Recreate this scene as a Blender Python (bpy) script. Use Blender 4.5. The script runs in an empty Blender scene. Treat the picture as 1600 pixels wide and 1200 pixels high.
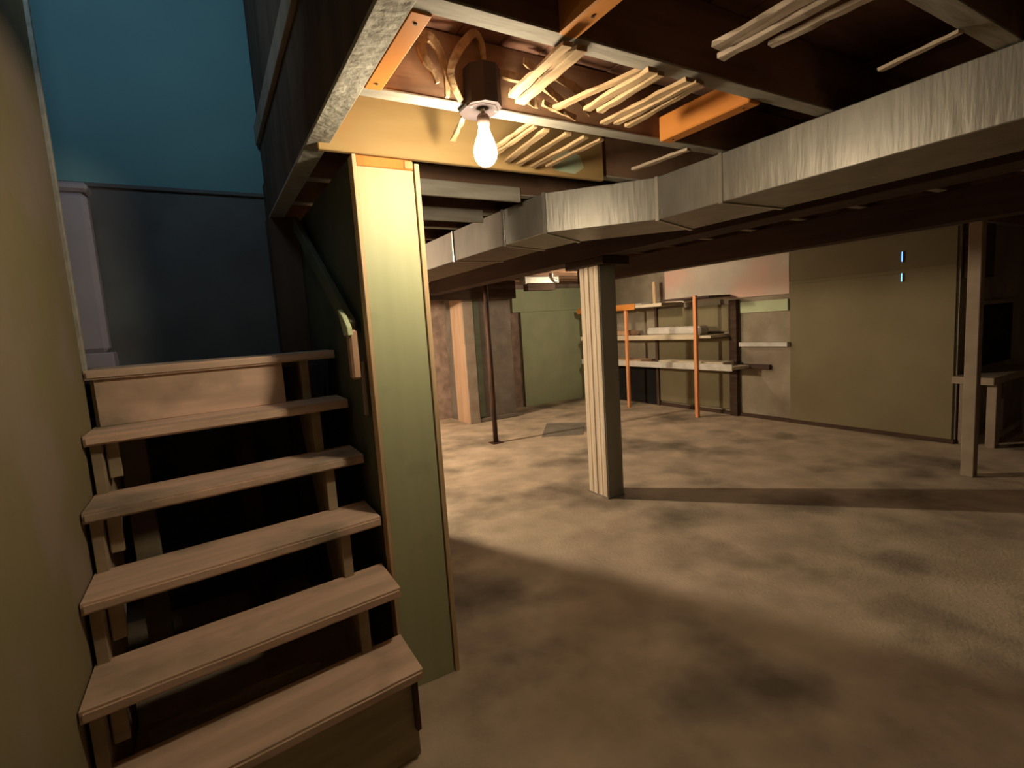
import bpy, bmesh, math, random
from mathutils import Vector, Matrix
random.seed(7)
S = bpy.context.scene
COL = S.collection
PI = math.pi

# ------------------------------------------------------------------ camera
def set_camera():
    yaw, pitch, roll = math.radians(30.36), math.radians(-6.56), math.radians(-3.71)
    cy, sy = math.cos(yaw), math.sin(yaw)
    f = Vector((sy*math.cos(pitch), cy*math.cos(pitch), math.sin(pitch)))
    r = Vector((cy, -sy, 0)); u = r.cross(f)
    r2 = r*math.cos(roll)+u*math.sin(roll); u2 = -r*math.sin(roll)+u*math.cos(roll)
    cam = bpy.data.cameras.new('camera'); cam.sensor_width = 36; cam.lens = 18.0; cam.clip_start = .02
    o = bpy.data.objects.new('camera', cam); COL.objects.link(o)
    m = Matrix((( r2.x, u2.x, -f.x, 0), (r2.y, u2.y, -f.y, 0), (r2.z, u2.z, -f.z, 1.4), (0, 0, 0, 1)))
    o.matrix_world = m
    S.camera = o
set_camera()
# ------------------------------------------------------------------ world, exposure, lights
w = bpy.data.worlds.new('world'); S.world = w; w.use_nodes = True
w.node_tree.nodes['Background'].inputs[0].default_value = (.35, .55, .8, 1)
w.node_tree.nodes['Background'].inputs[1].default_value = .004
S.view_settings.view_transform = 'Standard'; S.view_settings.look = 'None'
S.view_settings.exposure = 0.0; S.view_settings.gamma = 1; S.view_settings.use_curve_mapping = False
WARM = (1.0, .80, .54)
BULB_VISIBLE = 365.0      # emission of the bulb by the camera
BULB_STAIR = 6600.0       # bulb behind the stair enclosure
BULB_FAR = 620.0         # bulb near the far corner
DAY = 4.3
def area(name, loc, rot, sx, sy, power, color):
    l = bpy.data.lights.new(name, 'AREA'); l.shape = 'RECTANGLE'; l.size = sx; l.size_y = sy
    l.energy = power; l.color = color
    o = bpy.data.objects.new(name, l); COL.objects.link(o); o.location = loc; o.rotation_euler = rot
    return o
# daylight upstairs, by an unseen area light added inside the stairwell
area('stairwell_daylight', (-.22, 1.75, 3.15), (math.radians(92), 0, math.radians(-3)), .2, .6, DAY, (.56, .82, 1.0))

# ------------------------------------------------------------------ helpers
def link(name, bm, mat, parent=None, smooth=False):
    me = bpy.data.meshes.new(name)
    bmesh.ops.recalc_face_normals(bm, faces=bm.faces)
    bm.to_mesh(me); bm.free()
    if smooth:
        for p in me.polygons: p.use_smooth = True
    me.materials.append(mat)
    o = bpy.data.objects.new(name, me); COL.objects.link(o)
    if parent is not None: o.parent = parent
    return o
def tag(o, label=None, cat=None, group=None, kind=None):
    if label: o['label'] = label
    if cat: o['category'] = cat
    if group: o['group'] = group
    if kind: o['kind'] = kind
    return o
def empty(name, loc, rz=0):
    o = bpy.data.objects.new(name, None); COL.objects.link(o)
    o.location = loc; o.rotation_euler = (0, 0, rz); o.empty_display_size = .05
    return o
def B(x0, x1, y0, y1, z0, z1, bev=.002, bm=None, off=(0, 0, 0)):
    own = bm is None
    b = bmesh.new()
    vs = bmesh.ops.create_cube(b, size=1)['verts']
    for v in vs:
        v.co = Vector((x0+(v.co.x+.5)*(x1-x0)-off[0], y0+(v.co.y+.5)*(y1-y0)-off[1], z0+(v.co.z+.5)*(z1-z0)-off[2]))
    if bev: bmesh.ops.bevel(b, geom=b.edges[:], offset=min(bev, .3*min(abs(x1-x0), abs(y1-y0), abs(z1-z0))), segments=1, affect='EDGES')
    if own: return b
    merge(bm, b); return bm
def merge(bm, b):
    me = bpy.data.meshes.new('tmp'); b.to_mesh(me); b.free(); bm.from_mesh(me); bpy.data.meshes.remove(me)
def stick(p0, p1, wdt, th, up=(0, 0, 1), bev=.001, bm=None, wob=0):
    """a board of width wdt and thickness th running from p0 to p1"""
    p0, p1 = Vector(p0), Vector(p1); d = (p1-p0); L = d.length; d.normalize()
    s = d.cross(Vector(up)).normalized(); n = s.cross(d)
    b = bmesh.new(); vs = bmesh.ops.create_cube(b, size=1)['verts']
    for v in vs: v.co = Vector((v.co.x*wdt, (v.co.y+.5)*L, v.co.z*th))
    if wob:
        bmesh.ops.subdivide_edges(b, edges=[e for e in b.edges if abs((e.verts[0].co-e.verts[1].co).y) > L*.5], cuts=6)
        for v in b.verts:
            v.co.x += random.uniform(-wob, wob); v.co.z += random.uniform(-wob, wob)*.5
    if bev: bmesh.ops.bevel(b, geom=[e for e in b.edges if e.is_manifold], offset=bev, segments=1, affect='EDGES')
    m = Matrix((( s.x, d.x, n.x, p0.x), (s.y, d.y, n.y, p0.y), (s.z, d.z, n.z, p0.z), (0, 0, 0, 1)))
    bmesh.ops.transform(b, matrix=m, verts=b.verts)
    if bm is None: return b
    merge(bm, b); return bm
def lathe(prof, n=24, loc=(0, 0, 0), bm=None):
    b = bmesh.new(); rings = []
    for r, z in prof:
        rings.append([b.verts.new((loc[0]+r*math.cos(2*PI*k/n), loc[1]+r*math.sin(2*PI*k/n), loc[2]+z)) for k in range(n)])
    for a, c in zip(rings, rings[1:]):
        for k in range(n): b.faces.new((a[k], a[(k+1) % n], c[(k+1) % n], c[k]))
    b.faces.new(rings[0]); b.faces.new(rings[-1])
    if bm is None: return b
    merge(bm, b); return bm
def tube(pts, r, n=10, bm=None):
    b = bmesh.new(); pts = [Vector(p) for p in pts]; rings = []
    for i, p in enumerate(pts):
        d = (pts[min(i+1, len(pts)-1)]-pts[max(i-1, 0)]).normalized()
        a = d.cross(Vector((0.3, .2, 1)) if abs(d.z) < .95 else Vector((1, 0, 0))).normalized(); c = d.cross(a)
        rings.append([b.verts.new(p+a*r*math.cos(2*PI*k/n)+c*r*math.sin(2*PI*k/n)) for k in range(n)])
    for a, c in zip(rings, rings[1:]):
        for k in range(n): b.faces.new((a[k], a[(k+1) % n], c[(k+1) % n], c[k]))
    b.faces.new(rings[0]); b.faces.new(rings[-1])
    if bm is None: return b
    merge(bm, b); return bm
def prism(poly, h0, h1, axis='z', bev=0):
    b = bmesh.new()
    def P(p, h): return {'z': (p[0], p[1], h), 'x': (h, p[0], p[1]), 'y': (p[0], h, p[1])}[axis]
    a = [b.verts.new(P(p, h0)) for p in poly]; c = [b.verts.new(P(p, h1)) for p in poly]
    b.faces.new(a); b.faces.new(c); n = len(poly)
    for k in range(n): b.faces.new((a[k], a[(k+1) % n], c[(k+1) % n], c[k]))
    bmesh.ops.recalc_face_normals(b, faces=b.faces)
    if bev: bmesh.ops.bevel(b, geom=b.edges[:], offset=bev, segments=1, affect='EDGES')
    return b
def catmull(pts, n=6):
    P = [Vector(p) for p in pts]; out = []
    for i in range(len(P)-1):
        a, b, c, d = P[max(i-1, 0)], P[i], P[i+1], P[min(i+2, len(P)-1)]
        for k in range(n):
            t = k/n
            out.append(.5*((2*b)+(c-a)*t+(2*a-5*b+4*c-d)*t*t+(3*b-a-3*c+d)*t**3))
    out.append(P[-1]); return out
def ribbon(pts, wdt, th, axis=(0, 1, 0), taper=True):
    """a flat strip bent along pts, its width along axis"""
    pts = catmull(pts); ax = Vector(axis); b = bmesh.new(); rings = []
    N = len(pts)
    for i, p in enumerate(pts):
        d = (pts[min(i+1, N-1)]-pts[max(i-1, 0)]).normalized(); nn = d.cross(ax).normalized()
        k = 1.0 if not taper else .45+.55*math.sin(PI*min(1, max(0, (i+.6)/N)))
        w2 = ax*wdt*.5; t2 = nn*th*.5*k
        rings.append([b.verts.new(p+q) for q in (w2+t2, -w2+t2, -w2-t2, w2-t2)])
    for a, c in zip(rings, rings[1:]):
        for k in range(4): b.faces.new((a[k], a[(k+1) % 4], c[(k+1) % 4], c[k]))
    b.faces.new(rings[0]); b.faces.new(rings[-1]); return b

# ------------------------------------------------------------------ materials
def mat(name, c1, c2=None, rough=.8, scale=(6, 6, 6), detail=6, bump=.15, bscale=None, metal=0, mix=(.35, .65), c3=None, s3=1.5, m3=(.5, .62), spec=.3):
    m = bpy.data.materials.new(name); m.use_nodes = True; nt = m.node_tree; N = nt.nodes; Lk = nt.links
    bs = N['Principled BSDF']; bs.inputs['Roughness'].default_value = rough; bs.inputs['Metallic'].default_value = metal
    bs.inputs['Specular IOR Level'].default_value = spec
    c2 = c2 or tuple(v*.7 for v in c1)
    tc = N.new('ShaderNodeTexCoord'); mp = N.new('ShaderNodeMapping'); mp.inputs['Scale'].default_value = scale
    Lk.new(tc.outputs['Object'], mp.inputs[0])
    nz = N.new('ShaderNodeTexNoise'); nz.inputs['Scale'].default_value = 1; nz.inputs['Detail'].default_value = detail
    Lk.new(mp.outputs[0], nz.inputs['Vector'])
    mr = N.new('ShaderNodeMapRange'); mr.inputs[1].default_value = mix[0]; mr.inputs[2].default_value = mix[1]
    Lk.new(nz.outputs[0], mr.inputs[0])
    mx = N.new('ShaderNodeMix'); mx.data_type = 'RGBA'; mx.inputs[6].default_value = (*c1, 1); mx.inputs[7].default_value = (*c2, 1)
    Lk.new(mr.outputs[0], mx.inputs[0]); out = mx.outputs[2]
    if c3:
        n3 = N.new('ShaderNodeTexNoise'); n3.inputs['Scale'].default_value = s3; n3.inputs['Detail'].default_value = 5
        Lk.new(tc.outputs['Object'], n3.inputs['Vector'])
        m3r = N.new('ShaderNodeMapRange'); m3r.inputs[1].default_value = m3[0]; m3r.inputs[2].default_value = m3[1]
        Lk.new(n3.outputs[0], m3r.inputs[0])
        mx3 = N.new('ShaderNodeMix'); mx3.data_type = 'RGBA'; mx3.inputs[7].default_value = (*c3, 1)
        Lk.new(out, mx3.inputs[6]); Lk.new(m3r.outputs[0], mx3.inputs[0]); out = mx3.outputs[2]
    Lk.new(out, bs.inputs['Base Color'])
    if bump:
        bp = N.new('ShaderNodeBump'); bp.inputs['Strength'].default_value = bump; bp.inputs['Distance'].default_value = .01
        if bscale:
            nb = N.new('ShaderNodeTexNoise'); nb.inputs['Scale'].default_value = 1; nb.inputs['Detail'].default_value = 4
            mb = N.new('ShaderNodeMapping'); mb.inputs['Scale'].default_value = bscale
            Lk.new(tc.outputs['Object'], mb.inputs[0]); Lk.new(mb.outputs[0], nb.inputs['Vector']); Lk.new(nb.outputs[0], bp.inputs['Height'])
        else: Lk.new(nz.outputs[0], bp.inputs['Height'])
        Lk.new(bp.outputs[0], bs.inputs['Normal'])
    return m
def emit(name, col, s):
    m = bpy.data.materials.new(name); m.use_nodes = True; bs = m.node_tree.nodes['Principled BSDF']
    bs.inputs['Base Color'].default_value = (.8, .8, .8, 1)
    bs.inputs['Emission Color'].default_value = (*col, 1); bs.inputs['Emission Strength'].default_value = s
    return m
M = {}
M['concrete'] = mat('concrete floor', (.66, .53, .40), (.45, .36, .27), .85, (3.2, 3.2, 3.2), 9, .35, (60, 60, 60), c3=(.20, .165, .125), s3=1.35, m3=(.50, .68))
M['patch'] = mat('dark patch', (.27, .24, .20), (.20, .18, .15), .8, (5, 5, 5))
M['parge'] = mat('parged wall', (.36, .31, .24), (.27, .23, .17), .9, (3, 3, 3), 8, .4, (25, 25, 25), c3=(.24, .19, .15), s3=1.2)
M['stone'] = mat('rubble wall', (.45, .32, .26), (.25, .18, .15), .9, (7, 7, 7), 8, .9)
M['green_wall'] = mat('green painted wall', (.40, .37, .24), (.36, .33, .21), .75, (2, 2, 2), 4, .08, (30, 30, 30))
M['olive_wall'] = mat('olive wall paint', (.245, .21, .115), (.21, .18, .10), .8, (2, 2, 2), 4, .08, (30, 30, 30), c3=(.27, .22, .17), s3=2)
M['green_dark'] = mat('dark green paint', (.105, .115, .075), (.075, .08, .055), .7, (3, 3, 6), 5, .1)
M['green_post'] = mat('sage green paint', (.50, .54, .33), (.45, .49, .29), .55, (14, 14, 1.2), 6, .12, c3=(.36, .39, .25), s3=4, m3=(.58, .75))
M['green_panel'] = mat('green back panel', (.50, .58, .38), (.44, .50, .33), .8, (3, 3, 3))
M['ply_edge'] = mat('raw plywood edge', (.72, .55, .34), (.58, .42, .24), .8, (60, 60, 2))
M['yellow'] = mat('yellow board', (.40, .28, .12), (.32, .21, .085), .7, (1.6, 10, 9), 8, .15, c3=(.40, .24, .10), s3=5, m3=(.55, .75))
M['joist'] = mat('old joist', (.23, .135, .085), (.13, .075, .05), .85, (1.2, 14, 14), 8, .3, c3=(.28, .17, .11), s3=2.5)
M['joist_near'] = mat('lit-tone old joist', (.36, .22, .13), (.22, .13, .08), .85, (1.2, 14, 14), 8, .3, c3=(.16, .09, .06), s3=3)  # lighter joist copy, the bulb's light put into its colour
M['joist_edge'] = mat('pale joist edge', (.38, .36, .31), (.29, .27, .23), .85, (5, 30, 30), 7, .3)
M['plaster'] = mat('rough plaster edge', (.42, .41, .36), (.33, .32, .28), .9, (30, 30, 30), 6, .8)
M['subfloor'] = mat('subfloor plank', (.24, .13, .09), (.14, .075, .05), .85, (1.5, 12, 12), 7, .25)
M['orange'] = mat('new orange lumber', (.66, .27, .06), (.52, .19, .035), .65, (12, 2, 12), 7, .12)
M['orange_z'] = mat('orange shelf upright', (.85, .38, .17), (.70, .28, .12), .65, (20, 20, 2), 7, .12)
M['lath'] = mat('lath', (.44, .31, .175), (.28, .19, .10), .8, (50, 3, 50), 7, .3)
M['lath_far'] = mat('grey lath', (.55, .45, .36), (.42, .34, .26), .8, (50, 3, 50), 7, .3)
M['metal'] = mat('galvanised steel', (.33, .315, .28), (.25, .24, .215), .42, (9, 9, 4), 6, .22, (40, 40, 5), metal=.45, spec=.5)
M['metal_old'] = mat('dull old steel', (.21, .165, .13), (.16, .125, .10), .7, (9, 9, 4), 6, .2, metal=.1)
M['metal_seam'] = mat('steel seam', (.42, .40, .35), (.36, .34, .30), .35, (9, 9, 9), metal=.6, spec=.5, bump=.05)
M['dark_wood'] = mat('dark wood', (.085, .05, .035), (.05, .03, .02), .85, (3, 3, 20), 6, .2)
M['brown_wood'] = mat('brown wood', (.13, .085, .06), (.08, .05, .035), .85, (12, 12, 2), 6, .2)
M['beam'] = mat('beam', (.075, .045, .036), (.05, .03, .024), .85, (14, 1.2, 14), 6, .2)
M['cpost'] = mat('raw post plank', (.78, .66, .52), (.56, .46, .35), .8, (30, 30, 1.5), 7, .25)
M['cpost_front'] = mat('grey painted face', (.27, .245, .19), (.21, .19, .145), .7, (6, 6, 2), 5, .1)
M['tread'] = mat('worn tread', (.80, .58, .45), (.60, .44, .33), .75, (2, 16, 16), 7, .2, c3=(.30, .25, .19), s3=3, m3=(.5, .7))
M['stringer'] = mat('stringer', (.42, .34, .23), (.31, .25, .17), .8, (4, 4, 12), 6, .2)
M['teal'] = mat('teal wall paint', (.20, .40, .44), (.17, .35, .39), .75, (1.5, 1.5, 1.5), 3, .05)
M['slate'] = mat('slate lower wall', (.16, .17, .17), (.12, .115, .12), .8, (3, 3, 3), 5, .08)
M['lilac'] = mat('lilac grey paint', (.42, .38, .44), (.35, .32, .37), .7, (4, 4, 4), 4, .08)
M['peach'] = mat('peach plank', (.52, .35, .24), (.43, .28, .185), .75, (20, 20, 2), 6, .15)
M['chimney'] = mat('chimney render', (.20, .165, .14), (.14, .115, .095), .85, (5, 5, 5), 6, .3)
M['white_board'] = mat('white board', (.68, .61, .53), (.60, .53, .45), .8, (3, 3, 3), 5, .05, c3=(.72, .50, .42), s3=.9, m3=(.48, .6))
M['plywood'] = mat('khaki sheet', (.225, .19, .115), (.185, .155, .09), .8, (1.5, 1.5, 1.5), 5, .06)
M['shelf'] = mat('shelf board', (.62, .54, .42), (.46, .40, .31), .8, (10, 2, 10), 6, .15)
M['grey_white'] = mat('grey white wrap', (.62, .60, .56), (.50, .48, .44), .7, (8, 8, 8), 5, .3)
M['rust_pipe'] = mat('rusty pipe', (.05, .035, .028), (.10, .045, .03), .6, (8, 8, 4), 6, .2, metal=.2)
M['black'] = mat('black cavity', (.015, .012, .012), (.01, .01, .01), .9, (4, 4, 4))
M['box_metal'] = mat('junction box', (.05, .04, .042), (.035, .028, .03), .6, (9, 9, 9), metal=.3)
M['socket'] = mat('socket', (.20, .15, .14), (.13, .10, .09), .5, (9, 9, 9))
M['pale_rod'] = mat('pale rail', (.46, .40, .26), (.36, .31, .19), .8, (3, 20, 20))
M['bench'] = mat('bench paint', (.36, .29, .23), (.28, .22, .17), .8, (6, 6, 6))
M['smear'] = mat('faded teal paint', (.40, .52, .38), (.46, .46, .26), .75, (12, 12, 12), 5)
M['bulb1'] = emit('bulb glow', WARM, BULB_VISIBLE)
M['bulb3'] = emit('bulb glow stair', WARM, BULB_STAIR)
M['bulb2'] = emit('bulb glow far', WARM, BULB_FAR)
M['slit'] = emit('daylight slit', (.10, .42, 1.0), 2.6)

# ------------------------------------------------------------------ setting
def struct(name, bm, m): return tag(link(name, bm, m), kind='structure')
FL = struct('floor', B(-1.6, 8.2, -2.0, 7.8, -.15, 0, 0), M['concrete'])
X_L = -.38
wl = struct('wall_left', B(-.55, X_L, -2.0, 2.28, 0, 4.6, 0), M['olive_wall'])
struct('trim_1', B(-.552, -.368, 2.28, 2.305, 1.335, 4.5, .003), M['plaster'])
struct('wall_behind', B(-.55, 8.2, -2.15, -2.0, 0, 2.3, 0), M['parge'])
struct('wall_right', B(6.03, 6.25, 2.0, 7.6, 0, 2.3, 0), M['parge'])
struct('wall_nook', B(6.25, 8.2, 2.0, 2.2, 0, 2.3, 0), M['parge'])
struct('wall_far_right', B(8.0, 8.2, -2.0, 2.0, 0, 2.3, 0), M['parge'])
struct('wall_back', B(-1.6, 6.25, 7.4, 7.6, 0, 2.3, 0), M['stone'])
struct('wall_side', B(-1.6, -1.45, 3.3, 7.4, 0, 2.3, 0), M['parge'])
# stairwell: landing and upper walls
struct('landing', B(-.9, .36, 2.50, 3.2, 1.28, 1.325, .002), M['stringer'])
struct('wall_landing', B(-.95, .50, 3.2, 3.3, 0, 2.19, 0), M['slate'])
struct('wall_upstairs', B(-.95, .50, 3.22, 3.32, 2.19, 4.6, 0), M['teal'])
struct('trim_2', B(-.80, .37, 3.185, 3.2, 2.185, 2.205, .003), M['slate'])
struct('wall_landing_left', B(-.95, -.85, 2.28, 3.2, 0, 4.6, 0), M['slate'])
struct('wall_stairwell_right', B(.372, .44, 1.0, 3.2, 2.25, 4.6, 0), M['brown_wood'])
struct('wall_stairwell_front', B(-.4, .44, .28, .36, 2.25, 4.6, 0), M['teal'])
struct('ceiling_upstairs', B(-.95, .5, .28, 3.32, 4.6, 4.7, 0), M['teal'])
struct('trim_3', B(.352, .372, 1.05, 3.2, 2.46, 2.56, .003), M['bench'])
struct('trim_4', B(.35, .5, 3.02, 3.16, 0, 2.05, .004), M['brown_wood'])
# stair enclosure panel
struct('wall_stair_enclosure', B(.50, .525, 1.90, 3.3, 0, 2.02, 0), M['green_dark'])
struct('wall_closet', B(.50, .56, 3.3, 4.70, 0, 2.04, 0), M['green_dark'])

# ceiling: subfloor planks on joists, all pieces of the ceiling
ce = tag(link('ceiling', B(.43, 8.2, -2.0, 7.6, 2.262, 2.30, 0), M['dark_wood']), kind='structure')
i = 0; x = .44
while x < 8.1:
    wdt = .138
    link('plank', B(x, min(x+wdt, 8.19), -2.0, 7.59, 2.242+.002*(i % 3), 2.262, .002), M['subfloor'], ce)
    x += .142; i += 1
JY = [-.80, -.34, .11, .55, 1.02, 1.44, 1.89, 2.30, 2.72, 3.14, 3.56, 3.98, 4.40, 4.82, 5.24, 5.66, 6.08, 6.50, 6.92, 7.32]
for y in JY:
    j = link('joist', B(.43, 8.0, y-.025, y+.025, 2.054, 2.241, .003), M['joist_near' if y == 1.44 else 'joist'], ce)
    if y < 3.3: link('joist_edge', B(.43, 8.0, y-.027, y+.027, 2.05, 2.056, .001), M['joist_edge'], j)['label'] = 'pale underside of the near joist, lit tone put in its colour'  # near joists only; far ones stay brown, shade put in by colour
# trimmer along the stairwell
tr = link('trimmer', B(.362, .43, -1.5, 3.2, 2.056, 2.25, .003), M['brown_wood'], ce)
link('trimmer_edge', B(.360, .432, -1.5, 3.2, 2.046, 2.058, .002), M['plaster'], tr)['label'] = 'rough pale plaster edge of the trimmer'
struct('header', B(-.40, .36, .28, .36, 2.05, 2.25, .002), M['brown_wood'])
# ceiling over the camera
struct('ceiling_front', B(-.55, .43, -2.0, .28, 2.2, 2.3, 0), M['subfloor'])

struct('ceiling_back', B(-1.6, .43, 3.3, 7.6, 2.048, 2.3, 0), M['subfloor'])
# yellow board face on the joist over the post
yb = empty('yellow_board', (1.0, 1.86, 2.02)); tag(yb, 'yellow varnished board standing on edge above the green post and behind the bulb', 'board')
o = link('board', B(.392, 1.635, 1.845, 1.869, 2.025, 2.238, .003, off=(1.0, 1.86, 2.02)), M['yellow'], yb)
# worn patch of old paint
b = prism([(1.36, 2.045), (1.47, 2.038), (1.52, 2.07), (1.50, 2.12), (1.42, 2.135), (1.35, 2.11)], 1.8435, 1.846, 'y')
bmesh.ops.translate(b, verts=b.verts, vec=(-1.0, -1.86, -2.02))
link('paint_patch', b, M['smear'], yb)['label'] = 'faded teal paint patch on the yellow board'

for (y, z, lab) in ((2.262, 2.012, 'pale grey batten below the joist behind the bulb, upper in the photo'), (2.672, 1.992, 'pale grey batten farther back beside the green post, lower in the photo')):
    tag(link('batten', B(.55, 1.44, y-.012, y+.006, z, z+.072, .003), M['joist_edge']), lab, 'batten', 'pale battens behind the yellow board')
# blocking boards
for nm, a, c, lab in (
    ('blocking_board', (.456, 1.045, 2.09), (.456, 1.415, 2.09), 'orange new lumber block beside the plaster edge of the stairwell, left of the bulb'),
    ('blocking_board', (1.56, 1.045, 2.085), (1.56, 1.415, 2.085), 'thick orange new lumber block between joists right of the bulb, near the duct'),
    ('blocking_board', (.79, .575, 2.09), (.79, .995, 2.09), 'orange new lumber block cut off by the top edge of the photo')):
    t = empty(nm, a); tag(t, lab, 'board', 'new lumber blocks between the joists')
    wd = .05 if a[0] < 1 else .058
    bm = stick((0, 0, 0), tuple(Vector(c)-Vector(a)), wd, .088, bev=.004)
    link('block', bm, M['orange'], t)
    for s in (.04, .33):
        link('nail_head', lathe([(.004, 0), (.004, .002)], 8, (0, s, -.046)), M['rust_pipe'], t)

# ------------------------------------------------------------------ laths stuck up between the joists
LG = 'wooden laths hanging between the joists'
def lath(p0, p1, wdt, th, lab, far=False, up=(0, 0, 1)):
    o = link('lath', stick(p0, p1, wdt*1.35, th*1.1, up, .001, None, .003), M['lath_far' if far else 'lath'])
    tag(o, lab, 'lath', LG); return o
lath((.822, 1.30, 2.045), (.785, .99, 2.03), .020, .010, 'pale split lath just right of the bulb socket, left one of its pair')
lath((.855, 1.31, 2.036), (.822, .985, 2.026), .022, .012, 'pale split lath just right of the bulb socket, right one of its pair')
lath((1.085, 1.29, 2.045), (1.066, 1.0, 2.030), .020, .010, 'pale lath in the middle bundle between the joists, left one of its pair')
lath((1.118, 1.27, 2.036), (1.098, 1.0, 2.026), .018, .010, 'pale lath in the middle bundle between the joists, right one of its pair')
lath((1.210, 1.36, 2.045), (1.205, 1.00, 2.030), .020, .010, 'pinkish lath in the bundle nearest the right orange block, leftmost one')
lath((1.240, 1.33, 2.038), (1.228, 0.99, 2.026), .016, .010, 'pinkish lath in the bundle nearest the right orange block, middle one')
lath((1.300, 1.34, 2.040), (1.252, 1.00, 2.030), .018, .010, 'pinkish lath in the bundle nearest the right orange block, rightmost one')
lath((1.030, 1.40, 2.075), (1.120, 1.06, 2.075), .018, .010, 'brown shaded lath slanting behind the middle pale bundle')
lath((.975, 1.385, 2.145), (1.095, 1.40, 2.098), .006, .024, 'short lath lying slanted against the joist, lower of two')
lath((1.00, 1.38, 2.180), (1.165, 1.40, 2.150), .006, .026, 'short lath lying slanted against the joist, upper of two')
lath((.985, 1.38, 2.082), (1.130, 1.40, 2.064), .006, .016, 'thin lath lying along the lower edge of the joist')
lath((1.675, 1.70, 2.036), (1.70, 1.42, 2.036), .022, .010, 'grey lath under the right end of the second joist beside the duct', True)
for k, (xa, ya, xb, yb_, zz, lab) in enumerate((
    (.800, 1.66, .766, 1.47, 2.075, 'thin lath sticking down left of the bulb under the joist'),
    (.965, 1.66, 1.0, 1.47, 2.07, 'thin lath just right of the bulb, left one of a crossed pair'),
    (.985, 1.70, 1.015, 1.47, 2.06, 'thin lath just right of the bulb, right one of a crossed pair'),
    (1.085, 1.78, 1.06, 1.47, 2.055, 'lath in front of the yellow board, first of three right of the bulb'),
    (1.150, 1.80, 1.15, 1.47, 2.055, 'lath in front of the yellow board, second of three right of the bulb'),
    (1.215, 1.80, 1.23, 1.47, 2.052, 'lath in front of the yellow board, third of three right of the bulb'))):
    lath((xa, ya, zz-.035 if k < 3 else zz-.02), (xb, yb_, zz-.012), .012 if k < 3 else .018, .008, lab)
lath((1.135, .86, 2.034), (1.16, .60, 2.040), .030, .012, 'long grey lath at the top of the photo, left one of a pair', True)
lath((1.176, .88, 2.026), (1.206, .60, 2.036), .020, .012, 'long grey lath at the top of the photo, right one of a pair', True)
lath((1.255, .80, 2.034), (1.285, .585, 2.040), .018, .010, 'short grey lath right of the pair at the top of the photo', True)
lath((1.70, .76, 2.040), (1.672, .57, 2.044), .016, .008, 'thin yellowish lath alone near the near end of the duct', True)
lath((.88, 1.40, 2.105), (.985, 1.405, 2.085), .004, .024, 'short tan lath lying against the joist right of the junction box')
lath((.93, 1.39, 2.20), (1.03, 1.405, 2.165), .004, .022, 'short tan lath high against the joist right of the junction box')
lath((1.12, 1.39, 2.13), (1.20, 1.41, 2.09), .004, .018, 'broken lath end leaning on the joist right of the middle bundle')
lath((1.275, 1.78, 2.035), (1.30, 1.47, 2.04), .016, .008, 'short lath hanging left of the faded teal paint patch')
# bent strips beside the bulb
CG = 'curled strips hung on the joist by the bulb'
tag(link('curled_strip', ribbon([(.668, 1.40, 2.056), (.663, 1.385, 2.117), (.642, 1.38, 2.171), (.612, 1.375, 2.194), (.588, 1.37, 2.169), (.594, 1.37, 2.133), (.620, 1.375, 2.105), (.632, 1.38, 2.080)], .010, .025), M['lath']),
    'curled wooden strip looped like a hook left of the bulb', 'strip', CG)
tag(link('curled_strip', ribbon([(.712, 1.40, 2.052), (.684, 1.385, 2.080), (.673, 1.38, 2.119), (.697, 1.375, 2.170), (.733, 1.375, 2.215), (.760, 1.38, 2.236), (.782, 1.385, 2.215), (.790, 1.39, 2.170)], .010, .024), M['lath']),
    'curled wooden strip arched up over the junction box', 'strip', CG)
tag(link('curled_strip', ribbon([(.815, 1.40, 2.163), (.850, 1.38, 2.142), (.905, 1.375, 2.138), (.960, 1.395, 2.158)], .014, .024), M['lath']),
    'shallow curved wooden strip right of the junction box', 'strip', CG)

# ------------------------------------------------------------------ bulbs
BULB = [(.012, .0), (.0135, -.010), (.0165, -.022), (.024, -.040), (.0295, -.058), (.030, -.068), (.0275, -.082), (.021, -.092), (.012, -.0985), (.003, -.1005)]
def lamp(loc, glow, lab, boxed=True):
    """loc: where the glass starts; the fixture reaches up to the joist"""
    x, y, z = loc
    t = empty('hanging_bulb', (x, y, z)); tag(t, lab, 'light bulb')
    link('bulb', lathe([(r*1.14, h*1.18) for r, h in BULB[::-1]], 28), glow, t, True)['label'] = 'glowing glass bulb'
    link('socket', lathe([(.015, -.004), (.0185, 0), (.0195, .020), (.014, .028)], 20), M['socket'], t, True)
    link('stem', lathe([(.007, .026), (.007, 2.047-z)], 12), M['metal_seam'], t, True)
    return t
L1 = lamp((.772, 1.385, 1.990), M['bulb1'], 'bare glowing light bulb hanging under the second joist')
jb = empty('junction_box', (.776, 1.385, 2.03)); tag(jb, 'dark octagonal junction box on the joist above the glowing bulb', 'electrical box')
oc = [(.054*math.cos(PI/8+k*PI/4), .054*math.sin(PI/8+k*PI/4)) for k in range(8)]
link('box_body', prism([(a*1.0, max(-.06, min(.032, c))) for a, c in oc], .008, .115, 'z'), M['box_metal'], jb)
link('cover_plate', prism([(a*1.08, c*1.25+.03) for a, c in oc], .006, .0145, 'z', .001), M['box_metal'], jb)
for s in (-1, 1): link('screw', lathe([(.004, .003), (.004, .007)], 8, (s*.040, 0, .0)), M['metal_seam'], jb)
lamp((.15, 5.60, 2.0), M['bulb3'], 'bare glowing bulb behind the stair enclosure, hidden from the photo')
lamp((4.58, 5.24, 2.0), M['bulb2'], 'bare glowing bulb behind the middle post, hidden from the photo')

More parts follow.
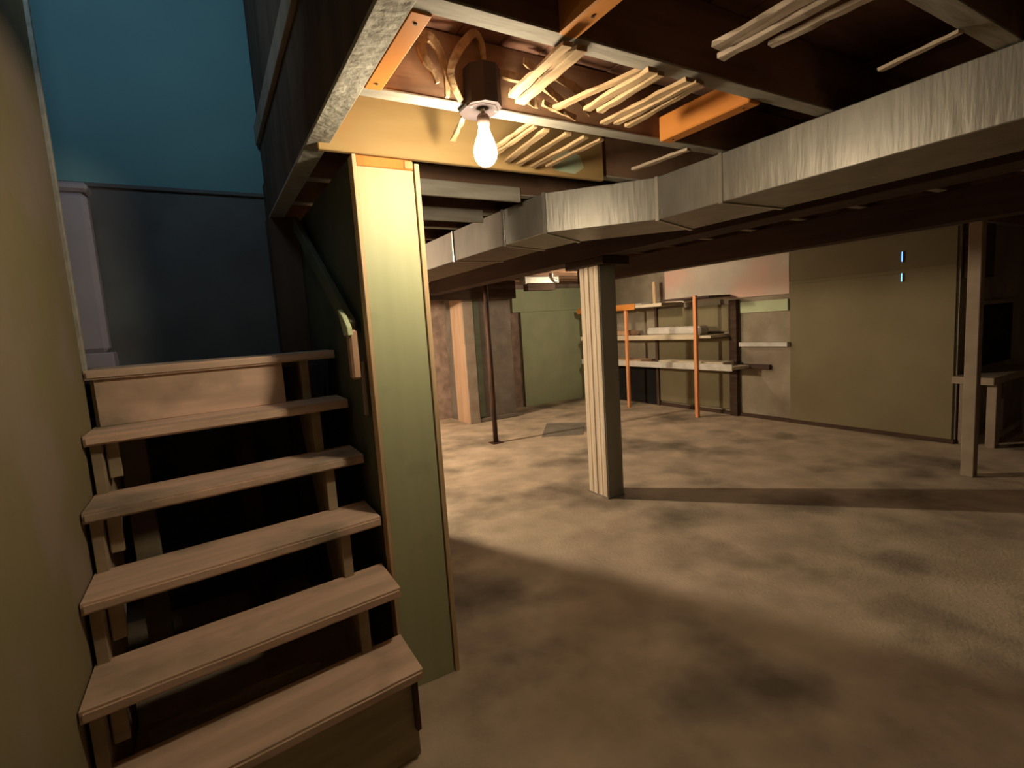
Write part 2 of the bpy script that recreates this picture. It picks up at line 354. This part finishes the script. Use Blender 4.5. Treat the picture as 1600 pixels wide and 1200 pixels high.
# ------------------------------------------------------------------ main post
mp = empty('green_post', (.64, 1.9, 0)); tag(mp, 'tall sage green boxed post beside the stairs, under the yellow board', 'post')
of = (.64, 1.9, 0)
link('face_board', B(.515, .722, 1.852, 1.872, 0, 1.985, .002, off=of), M['green_post'], mp)
link('side_board', B(.501, .515, 1.846, 1.99, 0, 2.022, .0015, off=of), M['ply_edge'], mp)['label'] = 'raw orange edge of the left side board'
link('side_board', B(.727, .745, 1.846, 1.99, 0, 2.010, .0015, off=of), M['ply_edge'], mp)['label'] = 'raw edge of the right side board'
link('core', B(.516, .726, 1.876, 1.98, 0, 2.022, .002, off=of), M['brown_wood'], mp)
link('shim', B(.516, .724, 1.855, 1.875, 1.987, 2.023, .003, off=of), M['orange'], mp)['label'] = 'orange splintered shim at the top of the post'
link('shim', B(.69, .722, 1.848, 1.856, 1.990, 2.018, .003, off=of), M['orange_z'], mp)['label'] = 'small reddish block at the top right of the post'

# ------------------------------------------------------------------ staircase
RISE, RUN = .205, .170
def xl(y): return (-.845+y*.1219)/.9925      # local x of the left wall
def xrr(y): return (.012+y*.1219)/.9925    # local x of the right tread end
st = empty('staircase', (.47, 1.50, 0), math.radians(7)); tag(st, 'open wooden basement stairs with worn treads climbing beside the left wall', 'stairs')
# local frame: x from -.88 (wall) to 0 (right tread end), y climbs
for k in range(6):
    z = .315+k*RISE; y0 = k*RUN
    d = .235
    xr = 0 if k < 2 else -.0
    bm = B(-.5, .1, y0, y0+d, z-.034, z, 0)
    bmesh.ops.subdivide_edges(bm, edges=[e for e in bm.edges if abs((e.verts[0].co-e.verts[1].co).x) > .3], cuts=9)
    for v in bm.verts:
        v.co.x = xl(v.co.y)+(v.co.x+.5)/.6*(xrr(v.co.y)-xl(v.co.y))
        if v.co.y < y0+.01:
            u_ = (v.co.x+.44)/.44
            v.co.y += .006*math.cos(u_*1.4)+random.uniform(-.0015, .0015)
            v.co.z -= .003*math.cos(u_*1.3)
    bmesh.ops.bevel(bm, geom=[e for e in bm.edges if all(v.co.y < y0+.02 for v in e.verts)], offset=.007, segments=2, affect='EDGES')
    link('tread', bm, M['tread'], st)
def saw(x0, x1, name, lab=None, shear=.123):
    pts = [(.045, 0)]
    for k in range(6):
        z = .281+k*RISE; y0 = k*RUN+.045
        pts += [(y0, z), (y0+RUN, z)]
    pts += [(6*RUN+.10, .281+5*RISE), (6*RUN+.10, .281+5*RISE-.22), (.36, 0)]
    b = prism(pts, x0, x1, 'x', .002)
    for v in b.verts: v.co.x += shear*v.co.y
    o = link(name, b, M['stringer'], st)
    if lab: o['label'] = lab
saw(-.135, -.100, 'stringer', 'right sawtooth stringer under the treads')
saw(-.845, -.815, 'stringer', 'left sawtooth stringer against the wall')
for k in range(6):   # cleats that carry the treads at the wall
    z = .281+k*RISE
    link('cleat', B(-.812+.123*(k*RUN+.1), -.775+.123*(k*RUN+.1), k*RUN+.075, k*RUN+.115, z-.13, z, .003), M['stringer'], st)
link('riser_board', B(-.835, -.005, .04, .058, .0, .281, .003), M['pale_rod'], st)['label'] = 'olive board closing the bottom step'
link('riser_board', B(-.725, -.10, 4*RUN+.20, 4*RUN+.215, .315+4*RISE, .281+5*RISE, .002), M['tread'], st)['label'] = 'short riser under the topmost tread'
link('bracket', B(-.02, -.004, .02, .075, .10, .281, .003), M['brown_wood'], st)['label'] = 'dark bracket at the end of the bottom step'
# studs and a rail in the dark below the stairs
SG = 'rough studs under the stairs'
for (x0, x1, y, z1, lab) in ((-.36, -.27, 2.62, 1.27, 'rough brown stud under the left side of the stairs'), (.06, .16, 2.95, 1.27, 'dark reddish stud under the middle of the stairs'), (.385, .47, 2.70, 1.27, 'dark brown stud under the right side of the stairs by the green panel')):
    t = link('stud', B(x0, x1, y, y+.05, 0, z1, .003), M['stringer' if x0 < -.2 else 'brown_wood']); tag(t, lab, 'stud', SG)
tag(link('pole_on_floor', tube([(-.33, 2.12, .045), (-.1, 2.13, .045), (.25, 2.16, .045)], .036, 14), M['pale_rod']), 'pale round pole lying on the floor under the stairs', 'pole')
# handrail
hr = empty('handrail', (.44, 1.93, 1.3)); tag(hr, 'short sloping handrail board with a lit end fixed beside the green post', 'handrail')
o3 = Vector((.44, 1.93, 1.3))
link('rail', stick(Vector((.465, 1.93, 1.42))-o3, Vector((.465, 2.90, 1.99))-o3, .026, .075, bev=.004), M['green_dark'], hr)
link('lit_end', stick(Vector((.455, 1.905, 1.24))-o3, Vector((.455, 1.905, 1.42))-o3, .03, .05, (0, 1, 0), bev=.008), M['peach'], hr)['label'] = 'peach rounded rail end, lit tone put in its colour'  # peach of the lit spot put into the block's colour
b = prism([(1.99, 1.50), (1.93, 1.475), (1.868, 1.43), (1.862, 1.40), (1.93, 1.40)], .432, .450, 'x', .002)
bmesh.ops.translate(b, verts=b.verts, vec=-o3)
link('lit_tip', b, M['green_panel'], hr)['label'] = 'cream wedge standing for the lit tip of the rail'  # pale wedge added for the light on the rail end
link('bracket', stick(Vector((.485, 1.92, 1.10))-o3, Vector((.485, 1.915, 1.30))-o3, .012, .02, (0, 1, 0)), M['metal_seam'], hr)['label'] = 'thin bright strip standing for the light streak under the rail end'  # bright strip added for the streak of light below the rail
# newel at the landing
nw = empty('newel_post', (-.47, 3.0, 1.325)); tag(nw, 'lilac grey painted square post on the landing next to the left wall', 'post')
link('shaft', B(-.085, .085, -.04, .06, .07, .78, .02), M['lilac'], nw)
link('base', B(-.10, .10, -.055, .075, 0, .07, .006), M['lilac'], nw)
link('cap', B(-.10, .095, -.05, .07, .78, .82, .012), M['lilac'], nw)

# ------------------------------------------------------------------ duct
du = empty('air_duct', (1.9, 1.75, 1.85)); tag(du, 'long rectangular galvanised steel air duct bending in front of the middle post', 'duct')
od = Vector((1.9, 1.75, 1.85))
Z0, Z1 = 1.85, 2.045
left = [(1.905, -1.9), (1.90, .25), (1.90, 1.43), (1.90, 1.78), (1.53, 2.18), (1.51, 2.56), (1.49, 3.2), (1.48, 4.6), (1.47, 6.0), (1.47, 7.38)]
right = [(2.32, -1.9), (2.32, .25), (2.32, 1.43), (2.31, 1.93), (1.90, 2.38), (1.86, 2.68), (1.86, 3.2), (1.86, 4.6), (1.86, 6.0), (1.86, 7.38)]
for k in range(len(left)-1):
    poly = [left[k], left[k+1], right[k+1], right[k]]
    b = prism(poly, Z0, Z1, 'z', .003)
    bmesh.ops.subdivide_edges(b, edges=[e for e in b.edges if e.calc_length() > .25], cuts=4, use_grid_fill=True)
    bmesh.ops.translate(b, verts=b.verts, vec=-od)
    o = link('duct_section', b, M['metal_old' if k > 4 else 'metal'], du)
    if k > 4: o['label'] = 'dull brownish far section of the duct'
for k in range(1, len(left)-1):
    a, c = Vector((*left[k], 0)), Vector((*right[k], 0)); d = (c-a).normalized(); n = Vector((-d.y, d.x, 0))
    poly = [tuple((q)[:2]) for q in (a-d*.006-n*.010, a-d*.006+n*.010, c+d*.006+n*.010, c+d*.006-n*.010)]
    b = prism(poly, Z0-.006, Z1+.003, 'z', .002); bmesh.ops.translate(b, verts=b.verts, vec=-od)
    link('seam_flange', b, M['metal_seam'], du)

# main beam and the middle post
mb = empty('main_beam', (2.64, 3, 1.86)); tag(mb, 'dark built-up wooden main beam running behind the duct', 'beam')
for k in range(4):
    link('beam_ply', B(-.10+k*.051, -.10+k*.051+.048, -4.9, 4.38, 0, .188, .003), M['beam'], mb)
b2 = empty('second_beam', (4.1, 3, 1.85)); tag(b2, 'dark wooden beam under the joists between the middle post and the right wall', 'beam')
for k in range(3):
    link('beam_ply', B(-.08+k*.054, -.08+k*.054+.051, -4.9, 2.1, 0, .198, .003), M['beam'], b2)
bb = tag(link('back_shade_bar', B(1.95, 3.985, 6.52, 6.62, 1.79, 2.046, .004), M['dark_wood']), 'dark cross bar standing for the shade over the chimney stack top', 'beam')  # dark bar added for the shade across the stack top
cp = empty('middle_post', (2.64, 3.115, 0)); tag(cp, 'square post of laminated planks in the middle of the room with grooved side', 'post')
for k in range(4):
    y0 = -.115+k*.058
    link('plank', B(-.08+.003*(k % 2), .078, y0, y0+.052, 0, 1.80, .003), M['cpost'], cp)
link('face_board', B(-.072, .080, -.124, -.117, 0, 1.80, .001), M['cpost_front'], cp)['label'] = 'grey painted front of the post, darkened in colour as shade'  # paint colour darkened to keep the front face in shade
link('bolster', B(-.10, .16, -.20, .26, 1.80, 1.858, .004), M['dark_wood'], cp)['label'] = 'dark bolster block on top of the post'
link('post_foot', B(-.085, .088, -.128, .125, 0, .012, .003), M['patch'], cp)
# steel pole
sp = empty('steel_pole', (2.861, 5.357, 0)); tag(sp, 'thin dark steel support pole standing between the green post and the middle post', 'pole')
link('shaft', lathe([(.030, .01), (.030, 2.035)], 18), M['rust_pipe'], sp, True)
link('base_plate', B(-.07, .07, -.07, .07, 0, .010, .002), M['rust_pipe'], sp)
link('top_plate', B(-.06, .06, -.08, .08, 2.035, 2.045, .002), M['rust_pipe'], sp)

# chimney stack
ch = empty('chimney_stack', (3.6, 7.0, 0)); tag(ch, 'dark rendered chimney stack standing against the back wall beyond the steel pole', 'chimney')
link('stack', B(-.40, .38, -.30, .395, 0, 2.04, .01), M['chimney'], ch)
link('plinth', B(-.41, .40, -.325, .395, 0, .06, .01), M['chimney'], ch)
link('board', B(-.432, -.402, -.31, .10, 0, 1.93, .003), M['peach'], ch)['label'] = 'peach coloured board on the side of the stack'
link('board', B(-.43, -.27, -.335, -.302, .0, 1.80, .003), M['bench'], ch)['label'] = 'greyish board on the front of the stack'
link('strip', B(-.27, -.17, -.33, -.302, 0.08, 2.0, .003), M['green_dark'], ch)['label'] = 'dark green strip on the front of the stack'
# back wall panels
pn = empty('back_panel', (5.2, 7.38, 0)); tag(pn, 'large pale green panel on the back wall left of the middle post', 'wall panel')
link('sheet', B(-.66, .83, -.02, .018, .0, 1.60, .003), M['green_panel'], pn)
link('sheet', B(-.80, .83, -.045, .018, 1.60, 1.98, .004), M['green_panel'], pn)['label'] = 'thicker upper sheet of the panel'
link('cord', tube([(.19, -.052, 1.66), (.192, -.052, 1.94)], .006, 6), M['grey_white'], pn)['label'] = 'short pale cord hanging on the panel'
link('edge_strip', B(-.665, -.64, -.03, -.02, 0, 1.60, .002), M['dark_wood'], pn)
# small pale box duct and elbow pipe high by the panel
bd = empty('branch_duct', (4.05, 6.0, 1.98)); tag(bd, 'short pale branch duct under the joists above the green panel', 'duct')
link('duct_body', B(-.26, .30, -.07, .07, -.035, .055, .004), M['metal'], bd)
link('flange', B(-.27, -.25, -.08, .08, -.045, .06, .002), M['metal_seam'], bd)
link('shade_block', B(-.22, .24, -.05, .06, -.13, -.04, .004), M['dark_wood'], bd)['label'] = 'dark block standing for the shade under the branch duct'  # dark block added where the duct's shadow falls
tag(link('elbow_pipe', tube(catmull([(3.98, 5.6, 2.04), (3.985, 5.6, 1.99), (4.02, 5.6, 1.95), (4.08, 5.62, 1.94)]), .028, 12), M['metal_seam']), 'small pale elbow pipe next to the branch duct behind the big duct', 'pipe')

# ------------------------------------------------------------------ shelf unit on the right wall
sh = empty('shelf_unit', (5.8, 5.3, 0)); tag(sh, 'wooden shelf unit with orange front uprights against the right wall', 'shelf')
os_ = (5.8, 5.3, 0)
for (y, x0, x1, z1, m, lab) in ((5.94, 5.57, 5.61, 1.53, 'orange_z', None), (4.63, 5.565, 5.61, 1.63, 'orange_z', None),
                            (5.70, 5.97, 6.01, 1.55, 'brown_wood', 'dark back upright'), (4.34, 5.95, 6.01, 1.54, 'dark_wood', 'dark right back upright'), (6.95, 5.57, 5.61, 1.53, 'orange_z', None)):
    wd = .046 if m == 'orange_z' else (.05 if y > 5 else .11)
    o = link('upright', B(x0, x1, y-wd/2, y+wd/2, 0, z1, .003, off=os_), M[m], sh)
    if lab: o['label'] = lab
link('shelf_board', B(5.57, 6.0, 5.20, 7.1, 1.530, 1.575, .003, off=os_), M['shelf'], sh)['label'] = 'top shelf board'
link('shelf_edge', B(5.555, 5.57, 5.72, 7.1, 1.51, 1.60, .003, off=os_), M['orange'], sh)['label'] = 'orange lit edge of the top shelf'
link('shelf_board', B(5.57, 6.0, 4.40, 5.18, 1.590, 1.615, .003, off=os_), M['beam'], sh)['label'] = 'dark red-brown board on top of the right half'
link('shelf_board', B(5.615, 6.0, 4.42, 7.1, 1.065, 1.10, .003, off=os_), M['shelf'], sh)
link('shelf_edge', B(5.60, 5.615, 4.66, 7.1, 1.05, 1.12, .003, off=os_), M['shelf'], sh)
link('shelf_board', B(5.615, 6.0, 4.12, 7.1, .655, .69, .003, off=os_), M['shelf'], sh)
link('shelf_edge', B(5.60, 5.615, 4.10, 7.1, .645, .73, .003, off=os_), M['grey_white'], sh)
link('back_board', B(5.985, 6.02, 4.42, 5.66, .08, .63, .003, off=os_), M['plywood'], sh)
link('back_board', B(5.985, 6.02, 4.42, 5.66, 1.13, 1.49, .003, off=os_), M['plywood'], sh)
link('back_board', B(5.985, 6.02, 4.42, 5.66, .72, 1.04, .003, off=os_), M['plywood'], sh)
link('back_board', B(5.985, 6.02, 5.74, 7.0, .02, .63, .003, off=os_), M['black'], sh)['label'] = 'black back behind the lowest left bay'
tag(link('wrapped_bundle', stick((5.76, 4.62, 1.165), (5.78, 5.62, 1.165), .20, .12, bev=.03, wob=.006), M['grey_white']), 'long grey-white wrapped bundle lying on the middle shelf', 'bundle')
tag(link('cream_bundle', stick((5.80, 6.0, 1.150), (5.80, 6.75, 1.150), .24, .09, bev=.02, wob=.004), M['peach']), 'peach coloured bundle on the left end of the middle shelf', 'bundle')
tag(link('short_plank', stick((5.78, 4.28, .722), (5.80, 5.4, .722), .22, .05, bev=.006, wob=.003), M['shelf']), 'weathered short plank lying on the lowest shelf', 'plank')
tag(link('short_plank', stick((5.80, 5.75, .722), (5.80, 6.7, .722), .24, .05, bev=.006, wob=.003), M['peach']), 'peach coloured plank at the left end of the lowest shelf', 'plank')
tag(link('upright_slat', stick((5.82, 5.56, 1.577), (5.825, 5.57, 1.90), .03, .05, (0, 1, 0), bev=.003), M['ply_edge']), 'small upright slat standing on the top shelf', 'slat')
tag(link('flat_packet', stick((5.80, 5.72, 1.590), (5.80, 6.15, 1.590), .2, .022, bev=.004), M['grey_white']), 'flat grey packet lying on the top shelf', 'packet')

# right wall boards
def wallthing(name, lab, cat, part, y0, y1, z0, z1, x0, m, extra=None):
    t = empty(name, (6.03, (y0+y1)/2, z0)); tag(t, lab, cat)
    link(part, B(x0-6.03, -.001, y0-(y0+y1)/2, y1-(y0+y1)/2, 0, z1-z0, .003), M[m], t)
    return t
wallthing('white_board', 'white board high on the right wall above the shelf unit', 'board', 'sheet', 3.605, 5.53, 1.56, 2.04, 6.005, 'white_board')
wallthing('green_ledge', 'pale green strip of board under the white board, right of the shelf unit', 'board', 'strip', 3.62, 4.26, 1.36, 1.50, 6.0, 'green_panel')
wallthing('wall_ledge', 'narrow pale ledge on the wall between the shelf unit and the khaki sheet', 'ledge', 'ledge_board', 3.60, 4.25, .93, .985, 5.95, 'grey_white')
wallthing('wall_cleat', 'short dark wooden cleat low on the wall right of the shelf unit', 'cleat', 'cleat_board', 3.85, 4.26, .64, .70, 5.98, 'beam')
kp = wallthing('khaki_sheet', 'huge khaki sheet covering the right wall from ledge to corner', 'wall panel', 'sheet', 2.02, 3.60, 0, 2.04, 6.006, 'plywood')
link('batten', B(-.034, -.024, -.79, .79, 1.66, 1.70, .002), M['plywood'], kp)
struct('baseboard_right', B(6.0, 6.03, 2.0, 7.4, 0, .045, .003), M['dark_wood'])
for k, (z0, z1) in enumerate(((1.775, 1.87), (1.58, 1.68))):
    t = empty('daylight_slit', (6.004, 2.457, z0)); tag(t, ('upper' if k == 0 else 'lower')+' of two tiny bright blue slits of daylight in the khaki sheet', 'light slit')
    link('gap', B(-.003, .001, -.0035, .0035, 0, z1-z0, 0), M['slit'], t)
    link('lip', B(-.006, .001, -.022, -.008, -.005, z1-z0+.005, .001), M['dark_wood'], t)

# right post, bench, dark cavity
rp = empty('right_post', (5.0, 1.565, 0)); tag(rp, 'slim square brown post standing alone near the right edge of the photo', 'post')
link('shaft', B(-.04, .04, -.04, .04, 0, 2.23, .004), M['bench'], rp)
be = empty('work_bench', (6.5, 1.75, 0)); tag(be, 'brown painted bench standing in the nook at the right edge', 'bench')
link('bench_top', B(-.62, .62, -.06, .24, .60, .665, .004), M['bench'], be)
for (lx, ly) in ((-.40, 0), (.5, 0), (-.40, .2), (.5, .2)):
    link('leg', B(lx-.055, lx+.055, ly-.035, ly+.035, 0, .60, .004), M['bench'], be)
wd = empty('dark_hatch', (6.42, 1.98, .70)); tag(wd, 'black hatch opening in the nook wall above the bench', 'hatch')
link('opening', B(0, .9, .0, .018, 0, .60, .002), M['black'], wd)
link('frame', B(-.04, 0, -.012, .018, -.02, .64, .003), M['bench'], wd)
link('frame', B(-.04, .94, -.012, .018, .60, .64, .003), M['bench'], wd)
tag(link('wall_box', B(6.06, 6.5, 1.90, 1.998, 1.56, 2.10, .006), M['dark_wood']), 'dark wooden box high on the nook wall above the bench', 'box')
# floor patch, a thin plate darker than the floor
tag(link('floor_patch', prism([(3.42, 5.20), (3.86, 4.93), (4.34, 5.50), (3.95, 5.86)], 0.0005, .006, 'z', .002), M['patch']), 'darker flat patch on the floor left of the middle post', 'floor patch')
